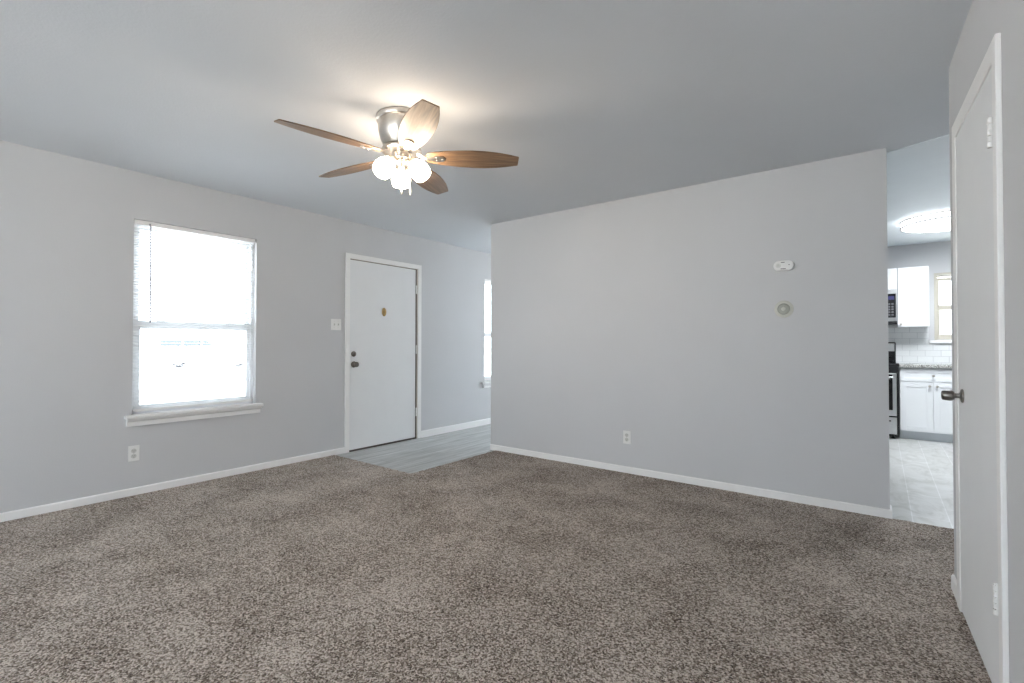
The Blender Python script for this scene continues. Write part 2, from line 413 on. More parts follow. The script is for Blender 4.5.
# ---------------------------------------------------------------- doors
def knob_bm(bm, M, kind='round'):
    """door knob pointing along local z"""
    lathe(bm, [(0, 0), (.033, 0), (.0335, .003), (.031, .007), (.022, .010), (.0125, .013), (.0115, .020), (.0115, .030), (.013, .033)], 32, M)
    if kind == 'round':
        lathe(bm, [(.012, .030), (.017, .034), (.025, .041), (.0275, .050), (.0265, .058), (.021, .064), (.012, .067), (0, .0675)], 32, M)
    else:
        lathe(bm, [(.012, .030), (.020, .033), (.0255, .040), (.027, .046), (.0245, .068), (.0225, .076), (.019, .079), (.010, .080), (0, .080)], 32, M)
def hinge_bm(bm, z, h=.09):
    """hinge with three knuckles; local x out of the wall"""
    for k in range(5):
        a = z+k*h/5
        tube(bm, [(0, 0, a+.0012), (0, 0, a+h/5-.0012)], .0078 if k % 2 == 0 else .0066, 12)
    lathe(bm, [(.004, 0), (.005, .003), (0, .006)], 12, Matrix.Translation((0, 0, z+h)))
    bx(bm, (-.012, -.004, z), (-.001, .003, z+h))
# front door
dr = thing('door_1', 'plain white flush front door with two dark knobs and a brass oval', 'door', (XA, 3.02, 0), kind='structure')
b = new(); bx(b, (-.048, 0, .012), (-.004, .915, 2.036), .002); obj('door_leaf', b, DOORW, dr)
b = new(); knob_bm(b, Matrix.Translation((-.004, .055, .918)) @ Matrix.Rotation(R(90), 4, 'Y'))
tag(obj('door_knob', b, DKNICK, dr, 40), 'dark metal knob below the deadbolt')
b = new(); Mx = Matrix.Translation((-.004, .052, 1.03)) @ Matrix.Rotation(R(90), 4, 'Y')
lathe(b, [(0, 0), (.030, 0), (.030, .004), (.026, .011), (.020, .015), (.012, .016), (0, .016)], 32, Mx)
db = obj('deadbolt', b, DKNICK, dr, 40)
b = new(); bx(b, (.010, .048, 1.016), (.028, .056, 1.044), .003); obj('thumb_turn', b, DKNICK, db)
b = new()
n = 40; rings = []
for r, h in [(1, 0), (1, .004), (.9, .009), (.7, .010), (.6, .008), (.3, .012), (.001, .014)]:
    rings.append([b.verts.new((-.004+h, .447+.029*r*math.cos(2*math.pi*i/n), 1.499+.049*r*math.sin(2*math.pi*i/n))) for i in range(n)])
for A, B in zip(rings, rings[1:]):
    for i in range(n): b.faces.new((A[i], A[(i+1) % n], B[(i+1) % n], B[i]))
ov = obj('door_knocker', b, BRASS, dr, 40); tag(ov, 'small oval antique brass plate')
b = new(); 
for s in (-1, 1): bx(b, (.006, .447-.012, 1.499+s*.022-.007), (.012, .447+.012, 1.499+s*.022+.007), .003)
obj('relief', b, BRASS, ov)
for z in (.265, 1.02, 1.745):
    b = new(); hinge_bm(b, z, .10); b.transform(Matrix.Translation((.004, .925, 0))); obj('hinge', b, TRIM, dr, 40)
b = new(); bx(b, (-.045, .002, .0), (-.008, .913, .0125)); tag(obj('bottom_gap_shade', b, SHADOWGAP, dr), 'dark strip for the shaded gap under the door')  # dark strip in place of the shade below the leaf
b = new(); bx(b, (-.030, .916, .0), (-.004, .932, 2.04)); bx(b, (-.020, 0, 2.0355), (-.002, .93, 2.0415)); struct('gap_shade_1', b, SHADOWGAP).location = (XA, 3.02, 0)  # dark strips paint the shade into the side and top gaps

# closet door on the right wall (hinges toward the camera)
dc = thing('door_2', 'plain white closet door at the right edge with pewter knob and painted hinges', 'door', kind='structure')
dc.matrix_world = CM
b = new(); bx(b, (-.0115, DC[0]+.011, .014), (.0235, DC[1]-.011, 2.027), .002); obj('door_leaf', b, DOORW, dc)
b = new(); knob_bm(b, Matrix.Translation((-.0115, DC[1]-.112, .926)) @ Matrix.Scale(.84, 4) @ Matrix.Rotation(R(-90), 4, 'Y'), 'taper')
tag(obj('door_knob', b, PEWTER, dc, 40), 'pewter tapered knob on a round rose')
for z in (.285, 1.765):
    b = new(); hinge_bm(b, z, .095); b.transform(Matrix.Translation((-.017, DC[0]+.024, 0)) @ Matrix.Rotation(R(180), 4, 'Z')); obj('hinge', b, TRIM, dc, 40)
b = new()
for s, e in (((.040, DC[0]+.01, 0), (.05, DC[0]+.022, 2.03)), ((.040, DC[1]-.022, 0), (.05, DC[1]-.01, 2.03)), ((.04, DC[0]+.01, 2.018), (.05, DC[1]-.01, 2.03))): bx(b, s, e)
b.transform(CM); struct('trim_7', b, SHADOWGAP)  # dark strips behind the closet leaf give its gap a shaded look

# ---------------------------------------------------------------- windows
def window(name, M, wd, z0, z1, label, depth=TW, zmid=None, fmat=VINYLW, fw=.028, sw=.034):
    """double-hung unit; local x out of the room wall face (room side +), local y along width from 0 to wd"""
    root = thing(name, label, 'window', kind='structure'); root.matrix_world = M
    zm = zmid or (z0+z1)/2; fo = -depth+.005; fi = -depth+.075
    b = new()
    for s, e in (((fo, 0, z0), (fi, fw, z1)), ((fo, wd-fw, z0), (fi, wd, z1)), ((fo, .0, z0), (fi, wd, z0+.025)), ((fo, 0, z1-fw), (fi, wd, z1))): bx(b, s, e, .002)
    obj('window_frame', b, fmat, root)
    def sash(x0, x1, za, zb, nm, bot, top):
        b = new()
        bx(b, (x0, fw-.002, za), (x1, fw+sw-.002, zb), .002); bx(b, (x0, wd-fw-sw+.002, za), (x1, wd-fw+.002, zb), .002)
        bx(b, (x0, fw+sw-.002, za), (x1, wd-fw-sw+.002, za+bot), .002); bx(b, (x0, fw+sw-.002, zb-top), (x1, wd-fw-sw+.002, zb), .002)
        s = obj(nm, b, fmat, root)
        b = new(); xm = (x0+x1)/2; bx(b, (xm-.002, fw+sw-.004, za+bot-.002), (xm+.002, wd-fw-sw+.004, zb-top+.002)); obj('pane', b, GLASS, s)
        return s
    sash(fo+.006, fo+.032, zm-.030, z1-.026, 'upper_sash', .052, .034)
    lo = sash(fo+.036, fo+.062, z0+.024, zm+.030, 'lower_sash', .045, .055)
    for yy in (wd*.22, wd*.78):
        b = new(); bx(b, (fo+.040, yy-.03, zm+.029), (fo+.060, yy+.03, zm+.041), .004); obj('sash_lock', b, fmat, lo)
    return root
def sill(root, wd, z, over, deep=.05, hgt=.022, apron=.05, ap_over=None):
    b = new(); bx(b, (-TW+.07, .002, z-.001), (.004, wd-.002, z+.004)); bx(b, (-.002, -over, z-hgt+.002), (deep, wd+over, z+.004), .006, 3)
    s = obj('window_sill', b, TRIM, root)
    b = new(); ao = ap_over if ap_over is not None else over-.012
    pr = [(0, z-hgt), (deep-.008, z-hgt), (deep-.012, z-hgt-.012), (.018, z-hgt-.022), (.018, z-hgt-apron), (0, z-hgt-apron)]
    if apron:
        A = [b.verts.new((x, -ao, q)) for x, q in pr]; B = [b.verts.new((x, wd+ao, q)) for x, q in pr]
        for i in range(len(pr)): j = (i+1) % len(pr); b.faces.new((A[i], A[j], B[j], B[i]))
        b.faces.new(A[::-1]); b.faces.new(B); obj('apron', b, TRIM, s)
def blind(M, wd, z0, z1, label, group=None, gapb=.0, wand=True):
    root = thing('window_blind', label, 'window blind', group=group); root.matrix_world = M
    xc = -.022
    b = new(); bx(b, (xc-.014, .003, z1-.036), (xc+.016, wd-.012, z1-.003), .003); obj('headrail', b, TRIM, root)
    b = new(); k = 0; zt = z1-.050; zb = z0+.040; cnt = int((zt-zb)/.0222); tilt = R(6)
    for k in range(cnt+1):
        z = zt-(zt-zb)*k/cnt; n = 4; top = []; bot = []
        for i in range(n+1):
            u = (i/n-.5)*.025; arch = .0022*(1-(2*i/n-1)**2)
            top.append((xc+u*math.cos(tilt), z+arch+u*math.sin(tilt)))
        A = [b.verts.new((x, .006, q)) for x, q in top]+[b.verts.new((x, .006, q-.0004)) for x, q in top[::-1]]
        B = [b.verts.new((x, wd-.016, q)) for x, q in top]+[b.verts.new((x, wd-.016, q-.0004)) for x, q in top[::-1]]
        for i in range(len(A)): j = (i+1) % len(A); b.faces.new((A[i], A[j], B[j], B[i]))
        b.faces.new(A[::-1]); b.faces.new(B)
    obj('slats', b, SLAT, root)
    b = new(); bx(b, (xc-.012, .005, z0+.010), (xc+.013, wd-.015, z0+.030), .003); obj('bottom_rail', b, TRIM, root)
    for f in (.12, .5, .88):
        b = new()
        for dx in (-.0135, .0135): tube(b, [(xc+dx, wd*f, z0+.03), (xc+dx, wd*f, z1-.03)], .0007, 6)
        obj('ladder_cord', b, CORD, root)
    if wand:
        b = new(); tube(b, [(xc+.024, .10, z1-.03), (xc+.030, .103, z1-.05), (xc+.031, .105, z1-.785)], [.002, .0048, .0048], 8)
        bx(b, (xc+.014, .096, z1-.034), (xc+.028, .104, z1-.022), .001)
        tag(obj('tilt_wand', b, WAND, root), 'dark hanging tilt wand')
    return root
M1 = Matrix.Translation((XA, W1[0], 0))
w1 = window('window_1', M1, W1[1]-W1[0], W1[2], W1[3], 'large white double-hung window behind the blinds left of the front door', zmid=1.285)
sill(w1, W1[1]-W1[0], W1[2], .048, .052, .026, .056)
blind(M1, W1[1]-W1[0], W1[2]+.012, W1[3], 'white mini blind filling the large window, long wand hanging at left')
M2 = Matrix.Translation((XA, W2[0], 0))
w2 = window('window_2', M2, W2[1]-W2[0], W2[2], W2[3], 'narrow visible strip of a window past the front door by the partition corner', zmid=1.27)
sill(w2, W2[1]-W2[0], W2[2], .048, .052, .026, .056)
blind(M2, W2[1]-W2[0], W2[2]+.012, W2[3], 'white mini blind in the far window beside the partition corner', wand=False)
for n_, W_ in ((4, WB), (6, WB2)):  # unseen rear windows, added to light the room
    MB_ = Matrix.Translation((W_[1], YBK, 0)) @ Matrix.Rotation(R(90), 4, 'Z')
    window('window_%d' % n_, MB_, W_[1]-W_[0], W_[2], W_[3], None)
w5 = window('window_5', Matrix.Translation((W5[0], YF, 0)) @ Matrix.Rotation(R(-90), 4, 'Z'), W5[1]-W5[0], W5[2], W5[3], None)  # unseen, added to brighten the entry and dining side
# kitchen window faces -y: local x -> -y, local y -> +x
MK = Matrix.Translation((W3[0], YF, 0)) @ Matrix.Rotation(R(-90), 4, 'Z')
w3 = window('window_3', MK, W3[1]-W3[0], W3[2], W3[3], 'small beige-framed kitchen window above the tile backsplash', zmid=1.604, fmat=BEIGE, fw=.012, sw=.020)
b = new(); wd = W3[1]-W3[0]
bx(b, (0, -.024, W3[2]-.02), (.012, 0, W3[3]+.03), .002); bx(b, (0, wd, W3[2]-.02), (.012, wd+.024, W3[3]+.03), .002); bx(b, (0, 0, W3[3]), (.012, wd, W3[3]+.03), .002)
obj('window_casing', b, BEIGE, w3)
sill(w3, wd, W3[2]-.013, .075, .05, .034, 0)

# ---------------------------------------------------------------- ceiling fan
FX, FY = -2.187, 1.816
fan = thing('ceiling_fan', 'brushed nickel flush-mount ceiling fan with five brown wooden blades and lit globes', 'ceiling fan', (FX, FY, 0))
b = new(); lathe(b, [(0, H), (.142, H), (.145, H-.004), (.145, H-.024), (.141, H-.030), (.136, H-.032)], 56); obj('ceiling_canopy', b, NICKEL, fan, 35)
b = new(); lathe(b, [(.135, H-.030), (.1355, H-.05), (.131, H-.09), (.120, H-.13), (.108, H-.158), (.102, H-.170), (.085, H-.176), (0, H-.176)], 56); obj('motor_housing', b, NICKEL, fan, 35)
b = new(); lathe(b, [(0, H-.176), (.100, H-.177), (.112, H-.183), (.115, H-.190), (.112, H-.197), (.095, H-.203), (0, H-.204)], 48); obj('rotor_plate', b, NICKEL, fan, 35)
b = new(); lathe(b, [(0, H-.203), (.050, H-.204), (.053, H-.208), (.053, H-.238), (.049, H-.243), (.040, H-.247), (0, H-.248)], 40); obj('switch_housing', b, NICKEL, fan, 35)
b = new(); lathe(b, [(0, H-.246), (.034, H-.247), (.037, H-.252), (.034, H-.262), (.024, H-.272), (.014, H-.280), (.012, H-.296), (.008, H-.304), (0, H-.306)], 32); obj('light_fitter', b, NICKEL, fan, 35)
BZ = H-.222; PITCH = R(-13)
prof = [(.150, .043), (.19, .056), (.25, .068), (.33, .078), (.41, .083), (.48, .081), (.55, .073), (.61, .060), (.655, .047), (.672, .043)]
def blade_bm():
    b = new(); th = .0032
    up = [(r, wv) for r, wv in prof]; poly = [(.140, -.028)]+[(r, -wv) for r, wv in up]+[(.677, -.038), (.677, .038)]+[(r, wv) for r, wv in up[::-1]]+[(.140, .028)]
    prism(b, poly, -th, th); return b
def iron_bm():
    b = new()
    o = [(.185, .006), (.175, .018), (.19, .026), (.215, .0285), (.238, .022), (.248, .010), (.25, 0)]
    poly = [(r, -q) for r, q in o]+[(r, q) for r, q in o[:-1][::-1]]
    pl = [(.140, -.013), (.165, -.016)]+[(r, -q) for r, q in o[1:]]+[(r, q) for r, q in o[1:-1][::-1]]+[(.165, .016), (.140, .013)]
    prism(b, pl, -.0085, -.0033)
    # bent arm from the rotor plate out to the paddle
    pts = [(.085, 0, .022), (.105, 0, .012), (.125, 0, .000), (.142, 0, -.006), (.17, 0, -.0065)]
    for (x0, _, z0), (x1, _, z1) in zip(pts, pts[1:]):
        vs_ = []
        for x, z in ((x0, z0), (x1, z1)):
            for yy, zz in ((-.014, -.004), (.014, -.004), (.014, .004), (-.014, .004)): vs_.append(b.verts.new((x, yy, z+zz)))
        A, B = vs_[:4], vs_[4:]
        for i in range(4): b.faces.new((A[i], A[(i+1) % 4], B[(i+1) % 4], B[i]))
        b.faces.new(A[::-1]); b.faces.new(B)
    for px_, py_ in ((.20, -.014), (.20, .014), (.232, 0)):
        lathe(b, [(0, -.0115), (.004, -.0110), (.0055, -.0085)], 12, Matrix.Translation((px_, py_, 0)))
    return b
bl0 = obj('blade', blade_bm(), BLADEW); bl0.modifiers.new('bevel', 'BEVEL').width = .0015
ir0 = obj('blade_iron', iron_bm(), NICKEL)
for k in range(5):
    bl = bl0 if k == 0 else bl0.copy(); ir = ir0 if k == 0 else ir0.copy()
    if k: COL.objects.link(bl); COL.objects.link(ir)
    bl.parent = fan; ir.parent = bl
    bl.matrix_local = Matrix.Translation((0, 0, BZ)) @ Matrix.Rotation(R(-172.9+72*k), 4, 'Z') @ Matrix.Rotation(PITCH, 4, 'X')
# lamps
for ang in (142, 22, -98):
    a = R(ang); Mr = Matrix.Rotation(a, 4, 'Z')
    b = new(); pts = [(.026, 0, H-.255), (.044, 0, H-.252), (.058, 0, H-.251), (.070, 0, H-.256)]
    tube(b, pts, [.009, .008, .008, .012], 12)
    TL = Matrix.Translation((.064, 0, H-.250)) @ Matrix.Rotation(R(180-37), 4, 'Y')   # local z runs down and outward
    lathe(b, [(0, -.008), (.016, -.006), (.028, .004), (.034, .020), (.032, .024)], 24, TL)
    b.transform(Mr); arm = obj('lamp_arm', b, NICKEL, fan, 40)
    b = new(); lathe(b, [(.026, .020), (.034, .028), (.045, .044), (.053, .064), (.056, .084), (.054, .104), (.048, .122), (.045, .120), (.038, .120), (0, .119)], 32, TL, cap=False)
    b.transform(Mr); tag(obj('lamp_shade', b, SHADEGL, arm, 60), 'glowing frosted glass globe')
# pull chains
for (cx_, cy_, zt, zb, nm) in ((.006, -.006, H-.298, 1.995, 'metal'), (.038, .030, H-.240, 1.992, 'wood')):
    b = new(); z = zt
    tube(b, [(cx_, cy_, zt), (cx_, cy_, zb+.03)], .0008, 6)
    while z > zb+.035:
        bmesh.ops.create_uvsphere(b, u_segments=6, v_segments=4, radius=.0018, matrix=Matrix.Translation((cx_, cy_, z))); z -= .0055
    ch = obj('pull_chain', b, NICKEL, fan)
    b = new(); L = .028 if nm == 'metal' else .055
    lathe(b, [(0, zb+L+.004), (.0025, zb+L), (.0045, zb+L*.6), (.005, zb+L*.25), (.0025, zb), (0, zb-.001)], 12, Matrix.Translation((cx_, cy_, 0)))
    obj('chain_fob', b, NICKEL if nm == 'metal' else PLASTIC, ch, 60)

# ---------------------------------------------------------------- wall fittings
def outlet(M, label, name='wall_outlet'):
    root = thing(name, label, 'electrical outlet'); root.matrix_world = M
    b = new(); bx(b, (0, -.035, -.0575), (.006, .035, .0575), .003, 3); obj('cover_plate', b, PLASTIC, root)
    for s in (-1, 1):
        b = new(); lathe(b, [(0, .0055), (.0168, .0055), (.0168, .008), (.0155, .0085), (0, .0085)], 28, Matrix.Translation((0, 0, s*.0195)) @ Matrix.Rotation(R(90), 4, 'Y'))
        rc = obj('receptacle', b, DPLASTIC, root)
        b = new()
        for yy in (-.0062, .0062): bx(b, (.0083, yy-.0011, s*.0195-.001), (.0089, yy+.0011, s*.0195+.008))
        lathe(b, [(0, .0083), (.0024, .0083), (.0024, .0089), (0, .0089)], 12, Matrix.Translation((0, 0, s*.0195-.0075)) @ Matrix.Rotation(R(90), 4, 'Y'))
        obj('slots', b, SLOT, rc)
    b = new(); lathe(b, [(0, .006), (.003, .006), (.0028, .0072), (0, .0075)], 12, Matrix.Rotation(R(90), 4, 'Y')); obj('screw', b, DPLASTIC, root)
outlet(Matrix.Translation((XA, 1.168, .313)), 'white duplex outlet low on the left wall below the window')
MBW = Matrix.Translation((-1.789, YB, .313)) @ Matrix.Rotation(R(-90), 4, 'Z')
outlet(MBW, 'white duplex outlet low on the partition wall, left of the thermostat')
sw = thing('light_switch', 'white two-gang light switch plate left of the front door', 'light switch', (XA, 2.857, 1.337))
b = new(); bx(b, (0, -.058, -.0575), (.006, .058, .0575), .003, 3); obj('cover_plate', b, PLASTIC, sw)
for s in (-1, 1):
    b = new(); bx(b, (.004, s*.023-.005, -.012), (.0075, s*.023+.005, .012), .001); t = bx(b, (.006, s*.023-.0035, -.002), (.019, s*.023+.0035, .008), .0015)
    obj('toggle', b, DPLASTIC, sw)
    for zz in (-.03, .03):
        b = new(); lathe(b, [(0, .006), (.003, .006), (.0028, .0072), (0, .0075)], 12, Matrix.Translation((0, s*.023, zz)) @ Matrix.Rotation(R(90), 4, 'Y')); obj('screw', b, DPLASTIC, sw)

# alarm (stadium-shaped) on the partition wall; local x out of the wall
def stadium(b, w_, h_, rr, x0, x1, bev, M):
    def ring(x, ins):
        pts = []
        ww, hh = w_/2-ins, h_/2-ins; r_ = min(rr-ins, hh-.0005)
        for cx_, cz_, a0 in ((ww-r_, hh-r_, 0), (-(ww-r_), hh-r_, 90), (-(ww-r_), -(hh-r_), 180), (ww-r_, -(hh-r_), 270)):
            for i in range(9): a = R(a0+i*90/8); pts.append(M @ Vector((x, cx_+r_*math.cos(a), cz_+r_*math.sin(a))))
        return [b.verts.new(p) for p in pts]
    R_ = [ring(x0, 0), ring(x1-bev, 0), ring(x1-bev*.3, bev*.3), ring(x1, bev)]
    for A, B in zip(R_, R_[1:]):
        for i in range(len(A)): j = (i+1) % len(A); b.faces.new((A[i], A[j], B[j], B[i]))
    b.faces.new(R_[0][::-1]); b.faces.new(R_[-1])
al = thing('carbon_monoxide_alarm', 'oval white alarm with a round test button, above the round thermostat', 'alarm'); al.matrix_world = Matrix.Translation((-.556, YB, 1.712)) @ Matrix.Rotation(R(-90), 4, 'Z')
b = new(); stadium(b, .126, .070, .033, 0, .008, .001, Matrix()); obj('mounting_base', b, PLASTIC, al, 40)
b = new(); stadium(b, .132, .074, .036, .008, .040, .009, Matrix()); obj('alarm_cover', b, PLASTIC, al, 40)
b = new(); lathe(b, [(.016, .0395), (.016, .0425), (.013, .0432), (.013, .0398)], 28, Matrix.Translation((0, -.033, 0)) @ Matrix.Rotation(R(90), 4, 'Y'), cap=False)
lathe(b, [(0, .0395), (.011, .0395), (.011, .0420), (0, .0425)], 28, Matrix.Translation((0, -.033, 0)) @ Matrix.Rotation(R(90), 4, 'Y')); obj('test_button', b, DPLASTIC, al, 40)
for yy, zz, ww in ((-.004, .023, .012), (.036, .003, .004), (-.002, -.023, .017)):
    b = new(); bx(b, (.0392, yy-ww, zz-.0025), (.0404, yy+ww, zz+.0025), .0005); obj('sounder_slot', b, SLOT, al)
tm = thing('thermostat', 'round cream thermostat with a raised dial, below the oval alarm', 'thermostat'); tm.matrix_world = Matrix.Translation((-.560, YB, 1.396)) @ Matrix.Rotation(R(-90), 4, 'Z')
RY = Matrix.Rotation(R(90), 4, 'Y')
THERM = plain('cream_grey_plastic', (.56, .56, .51), .35)
THERMD = plain('satin_grey_dial', (.40, .41, .37), .25)
b = new(); lathe(b, [(0, 0), (.062, 0), (.063, .003), (.060, .006), (.048, .008), (0, .008)], 48, RY); obj('wall_plate', b, THERM, tm, 40)
b = new(); lathe(b, [(0, .008), (.041, .008), (.041, .011), (.037, .020), (.030, .025), (.018, .027), (0, .027)], 48, RY); dl = obj('dial', b, THERMD, tm, 40)
b = new(); lathe(b, [(0, .026), (.014, .0265), (.013, .031), (.010, .033), (0, .0335)], 40, RY); obj('dial_cap', b, THERM, dl, 40)

# ---------------------------------------------------------------- kitchen
YT = 7.56; YFr = 7.49; YUp = 7.775
def shaker(b, x0, x1, z0, z1, y, rail=.055, th=.019, rec=.007, M=None):
    """shaker front facing -y whose back is at y"""
    bx(b, (x0, y-th, z0), (x0+rail, y, z1), .0015); bx(b, (x1-rail, y-th, z0), (x1, y, z1), .0015)
    bx(b, (x0+rail, y-th, z0), (x1-rail, y, z0+rail), .0015); bx(b, (x0+rail, y-th, z1-rail), (x1-rail, y, z1), .0015)
    bx(b, (x0+rail-.001, y-th+rec, z0+rail-.001), (x1-rail+.001, y-.002, z1-rail+.001))
def knob(parent, x, z, y):
    b = new(); lathe(b, [(0, 0), (.006, 0), (.005, .012), (.006, .015), (.013, .019), (.0145, .024), (.012, .028), (0, .030)], 20, Matrix.Translation((x, y, z)) @ Matrix.Rotation(R(90), 4, 'X'))
    obj('knob', b, NICKEL, parent, 40)
def base_cab(x0, x1, label):
    wd = x1-x0
    c = thing('base_cabinet', label, 'kitchen cabinet', (x0, 0, 0))
    b = new(); bx(b, (0, YFr+.019, .10), (wd, YF-.001, .861)); obj('cabinet_body', b, CABW, c)
    b = new(); bx(b, (0, YT, -.003), (wd, YF-.001, .10)); tag(obj('toe_kick', b, TOEK, c), 'grey toe kick')
    g = .003; mid = wd/2
    b = new(); shaker(b, g, wd-g, .700, .845, YFr+.019, .040); d = obj('drawer', b, CABW, c); knob(d, mid, .768, YFr)
    for a, bb_, kx in ((g, mid-.0015, mid-.033), (mid+.0015, wd-g, mid+.033)):
        b = new(); shaker(b, a, bb_, .108, .692, YFr+.019, .058); d = obj('cabinet_door', b, CABW, c); knob(d, kx, .647, YFr)
    return c
c1 = base_cab(.183, .800, 'white shaker base cabinet with one drawer over two doors, right of the range')
c2 = copy_tree(c1); c2.location.x = .803; c2['label'] = 'white shaker base cabinet under the kitchen window, mostly behind the closet door wall'
b = new(); bx(b, (.180, 7.462, .862), (1.45, YF-.012, .898), .004); ct_ = obj('countertop', b, GRANITE); tag(ct_, 'speckled grey granite countertop on the white base cabinets', 'countertop')
b = new()
for s, e in (((-1.23, YF-.010, .898), (.49, YF, 1.358)), ((.49, YF-.010, .898), (1.55, YF, 1.153)), ((1.55, YF-.010, .898), (XE, YF, 1.358))): bx(b, s, e)
struct('backsplash', b, SUBWAY, 'glossy white subway tile backsplash above the granite counter', 'backsplash')
def upper(x0, x1, z0, z1, doors, label):
    wd = x1-x0; c = thing('wall_cabinet', label, 'kitchen cabinet', (x0, 0, 0))
    b = new(); bx(b, (0, YUp+.02, z0), (wd, YF-.001, z1)); obj('cabinet_body', b, CABW, c)
    g = .002; n = doors; dw = wd/n
    for i in range(n):
        b = new(); shaker(b, i*dw+g, (i+1)*dw-g, z0+.002, z1-.002, YUp+.0195, .055); d = obj('cabinet_door', b, CABW, c)
        kx = i*dw+.03 if (n == 1 or i == 1) else (i+1)*dw-.03
        knob(d, kx, z0+.035, YUp)
upper(.180, .482, 1.358, 2.103, 1, 'tall white shaker wall cabinet left of the kitchen window')
upper(-.582, .178, 1.838, 2.103, 2, 'short white wall cabinet above the microwave')
mw = thing('microwave', 'stainless over-the-range microwave with black control panel', 'microwave', (-.582, 0, 0))
b = new(); bx(b, (0, 7.735, 1.385), (.758, YF-.012, 1.835), .003); obj('microwave_body', b, STEEL, mw)
b = new(); bx(b, (.002, 7.70, 1.430), (.756, 7.735, 1.833), .004); d = obj('front_panel', b, STEEL, mw)
b = new(); bx(b, (.06, 7.697, 1.49), (.53, 7.702, 1.76), .001); obj('door_window', b, BGLASS, d)
b = new(); bx(b, (.615, 7.697, 1.475), (.742, 7.702, 1.775), .001); cp = obj('control_panel', b, BGLASS, d)
b = new()
for i in range(5):
    for j in range(3): bx(b, (.630+j*.034, 7.6955, 1.50+i*.034), (.652+j*.034, 7.6975, 1.52+i*.034))
obj('keypad', b, plain('grey_key', (.12, .12, .13), .5), cp)
b = new(); bx(b, (.640, 7.6955, 1.70), (.725, 7.6975, 1.745)); obj('display', b, m_emit('blue_display', (.12, .12, .5), .12, (.02, .02, .05)), cp)
b = new(); tube(b, [(.575, 7.700, 1.47), (.575, 7.668, 1.49), (.575, 7.668, 1.78), (.575, 7.700, 1.80)], .009, 10); obj('door_handle', b, STEEL, d, 40)
b = new(); bx(b, (.004, 7.71, 1.387), (.754, 7.74, 1.428), .002)
for i in range(3): bx(b, (.03, 7.708, 1.395+i*.011), (.73, 7.712, 1.399+i*.011))
obj('vent_grille', b, BLACK, mw)
rg = thing('range_stove', 'stainless and black electric range beside the base cabinet', 'stove', (-.582, 0, 0))
b = new(); bx(b, (0, 7.436, .03), (.758, 8.05, .885), .003); obj('range_body', b, BLACK, rg)
b = new(); bx(b, (-.001, 7.425, .882), (.759, 8.06, .912), .006, 3); obj('cooktop', b, BGLASS, rg)
for x_, y_, r_ in ((.19, 7.60, .10), (.57, 7.60, .08), (.19, 7.88, .08), (.57, 7.88, .10)):
    b = new(); lathe(b, [(r_, .9118), (r_, .9128), (r_-.006, .9128), (r_-.006, .9118)], 40, Matrix.Translation((x_, y_, 0)), cap=False); obj('burner_ring', b, plain('burner_grey', (.08, .08, .08), .3), rg)
b = new(); bx(b, (.002, 7.428, .795), (.756, 7.475, .884), .004); obj('front_trim', b, BLACK, rg)
b = new(); bx(b, (.022, 7.422, .275), (.736, 7.440, .790), .004); od = obj('oven_door', b, STEEL, rg)
b = new(); bx(b, (.06, 7.419, .345), (.698, 7.424, .775), .002); obj('oven_window', b, BGLASS, od)
b = new(); tube(b, [(.05, 7.424, .742), (.05, 7.388, .742), (.708, 7.388, .742), (.708, 7.424, .742)], .011, 12); obj('door_handle', b, STEEL, od, 40)
b = new(); bx(b, (.022, 7.424, .055), (.736, 7.440, .258), .004); sd = obj('storage_drawer', b, STEEL, rg)
b = new(); bx(b, (.10, 7.420, .205), (.68, 7.426, .222), .002); obj('drawer_pull', b, BLACK, sd)
for x_ in (.05, .70):
    for y_ in (7.5, 8.0):
        b = new(); lathe(b, [(0, -.004), (.022, -.004), (.022, .004), (.012, .008), (.012, .035), (0, .035)], 16, Matrix.Translation((x_, y_, 0))); obj('foot', b, BLACK, rg)
b = new(); bx(b, (.003, 8.035, .905), (.745, 8.086, 1.168), .012, 3); bg_ = obj('backguard', b, BLACK, rg)
b = new(); bx(b, (.02, 8.029, 1.050), (.730, 8.037, 1.152), .003); tag(obj('backguard_panel', b, STEEL, bg_), 'stainless panel')
b = new(); bx(b, (.03, 8.030, .915), (.735, 8.037, 1.045), .002); obj('control_panel', b, BGLASS, bg_)
for x_ in (.10, .20, .60, .68):
    b = new(); lathe(b, [(0, 0), (.022, 0), (.019, .02), (0, .022)], 20, Matrix.Translation((x_, 8.031, .98)) @ Matrix.Rotation(R(90), 4, 'X')); obj('control_knob', b, BLACK, bg_, 40)
# kitchen ceiling light
KL = (.565, 6.58)
kl = thing('ceiling_light', 'round drum flush-mount ceiling light with two thin metal rings, in the kitchen', 'ceiling light', (KL[0], KL[1], 0))
b = new(); lathe(b, [(0, H), (.378, H), (.378, H-.010), (0, H-.011)], 64); obj('mounting_pan', b, NICKEL, kl, 40)
b = new(); lathe(b, [(0, H-.009), (.374, H-.009), (.380, H-.012), (.380, H-.072), (.376, H-.078), (.30, H-.084), (0, H-.088)], 64); obj('diffuser', b, KGLOW, kl, 40)
for z in (H-.014, H-.070):
    b = new(); lathe(b, [(.378, z), (.388, z), (.388, z-.013), (.378, z-.013), (.378, z)], 64, cap=False); obj('metal_ring', b, PEWTER, kl, 40)

ld = bpy.data.lights.new('kitchen_lamp', 'AREA'); ld.shape = 'DISK'; ld.size = .74; ld.energy = KITCHEN_WATTS; ld.color = (.93, .97, 1)
lo_ = bpy.data.objects.new('kitchen_lamp', ld); COL.objects.link(lo_); lo_.parent = kl; lo_.location = (0, 0, H-.092)

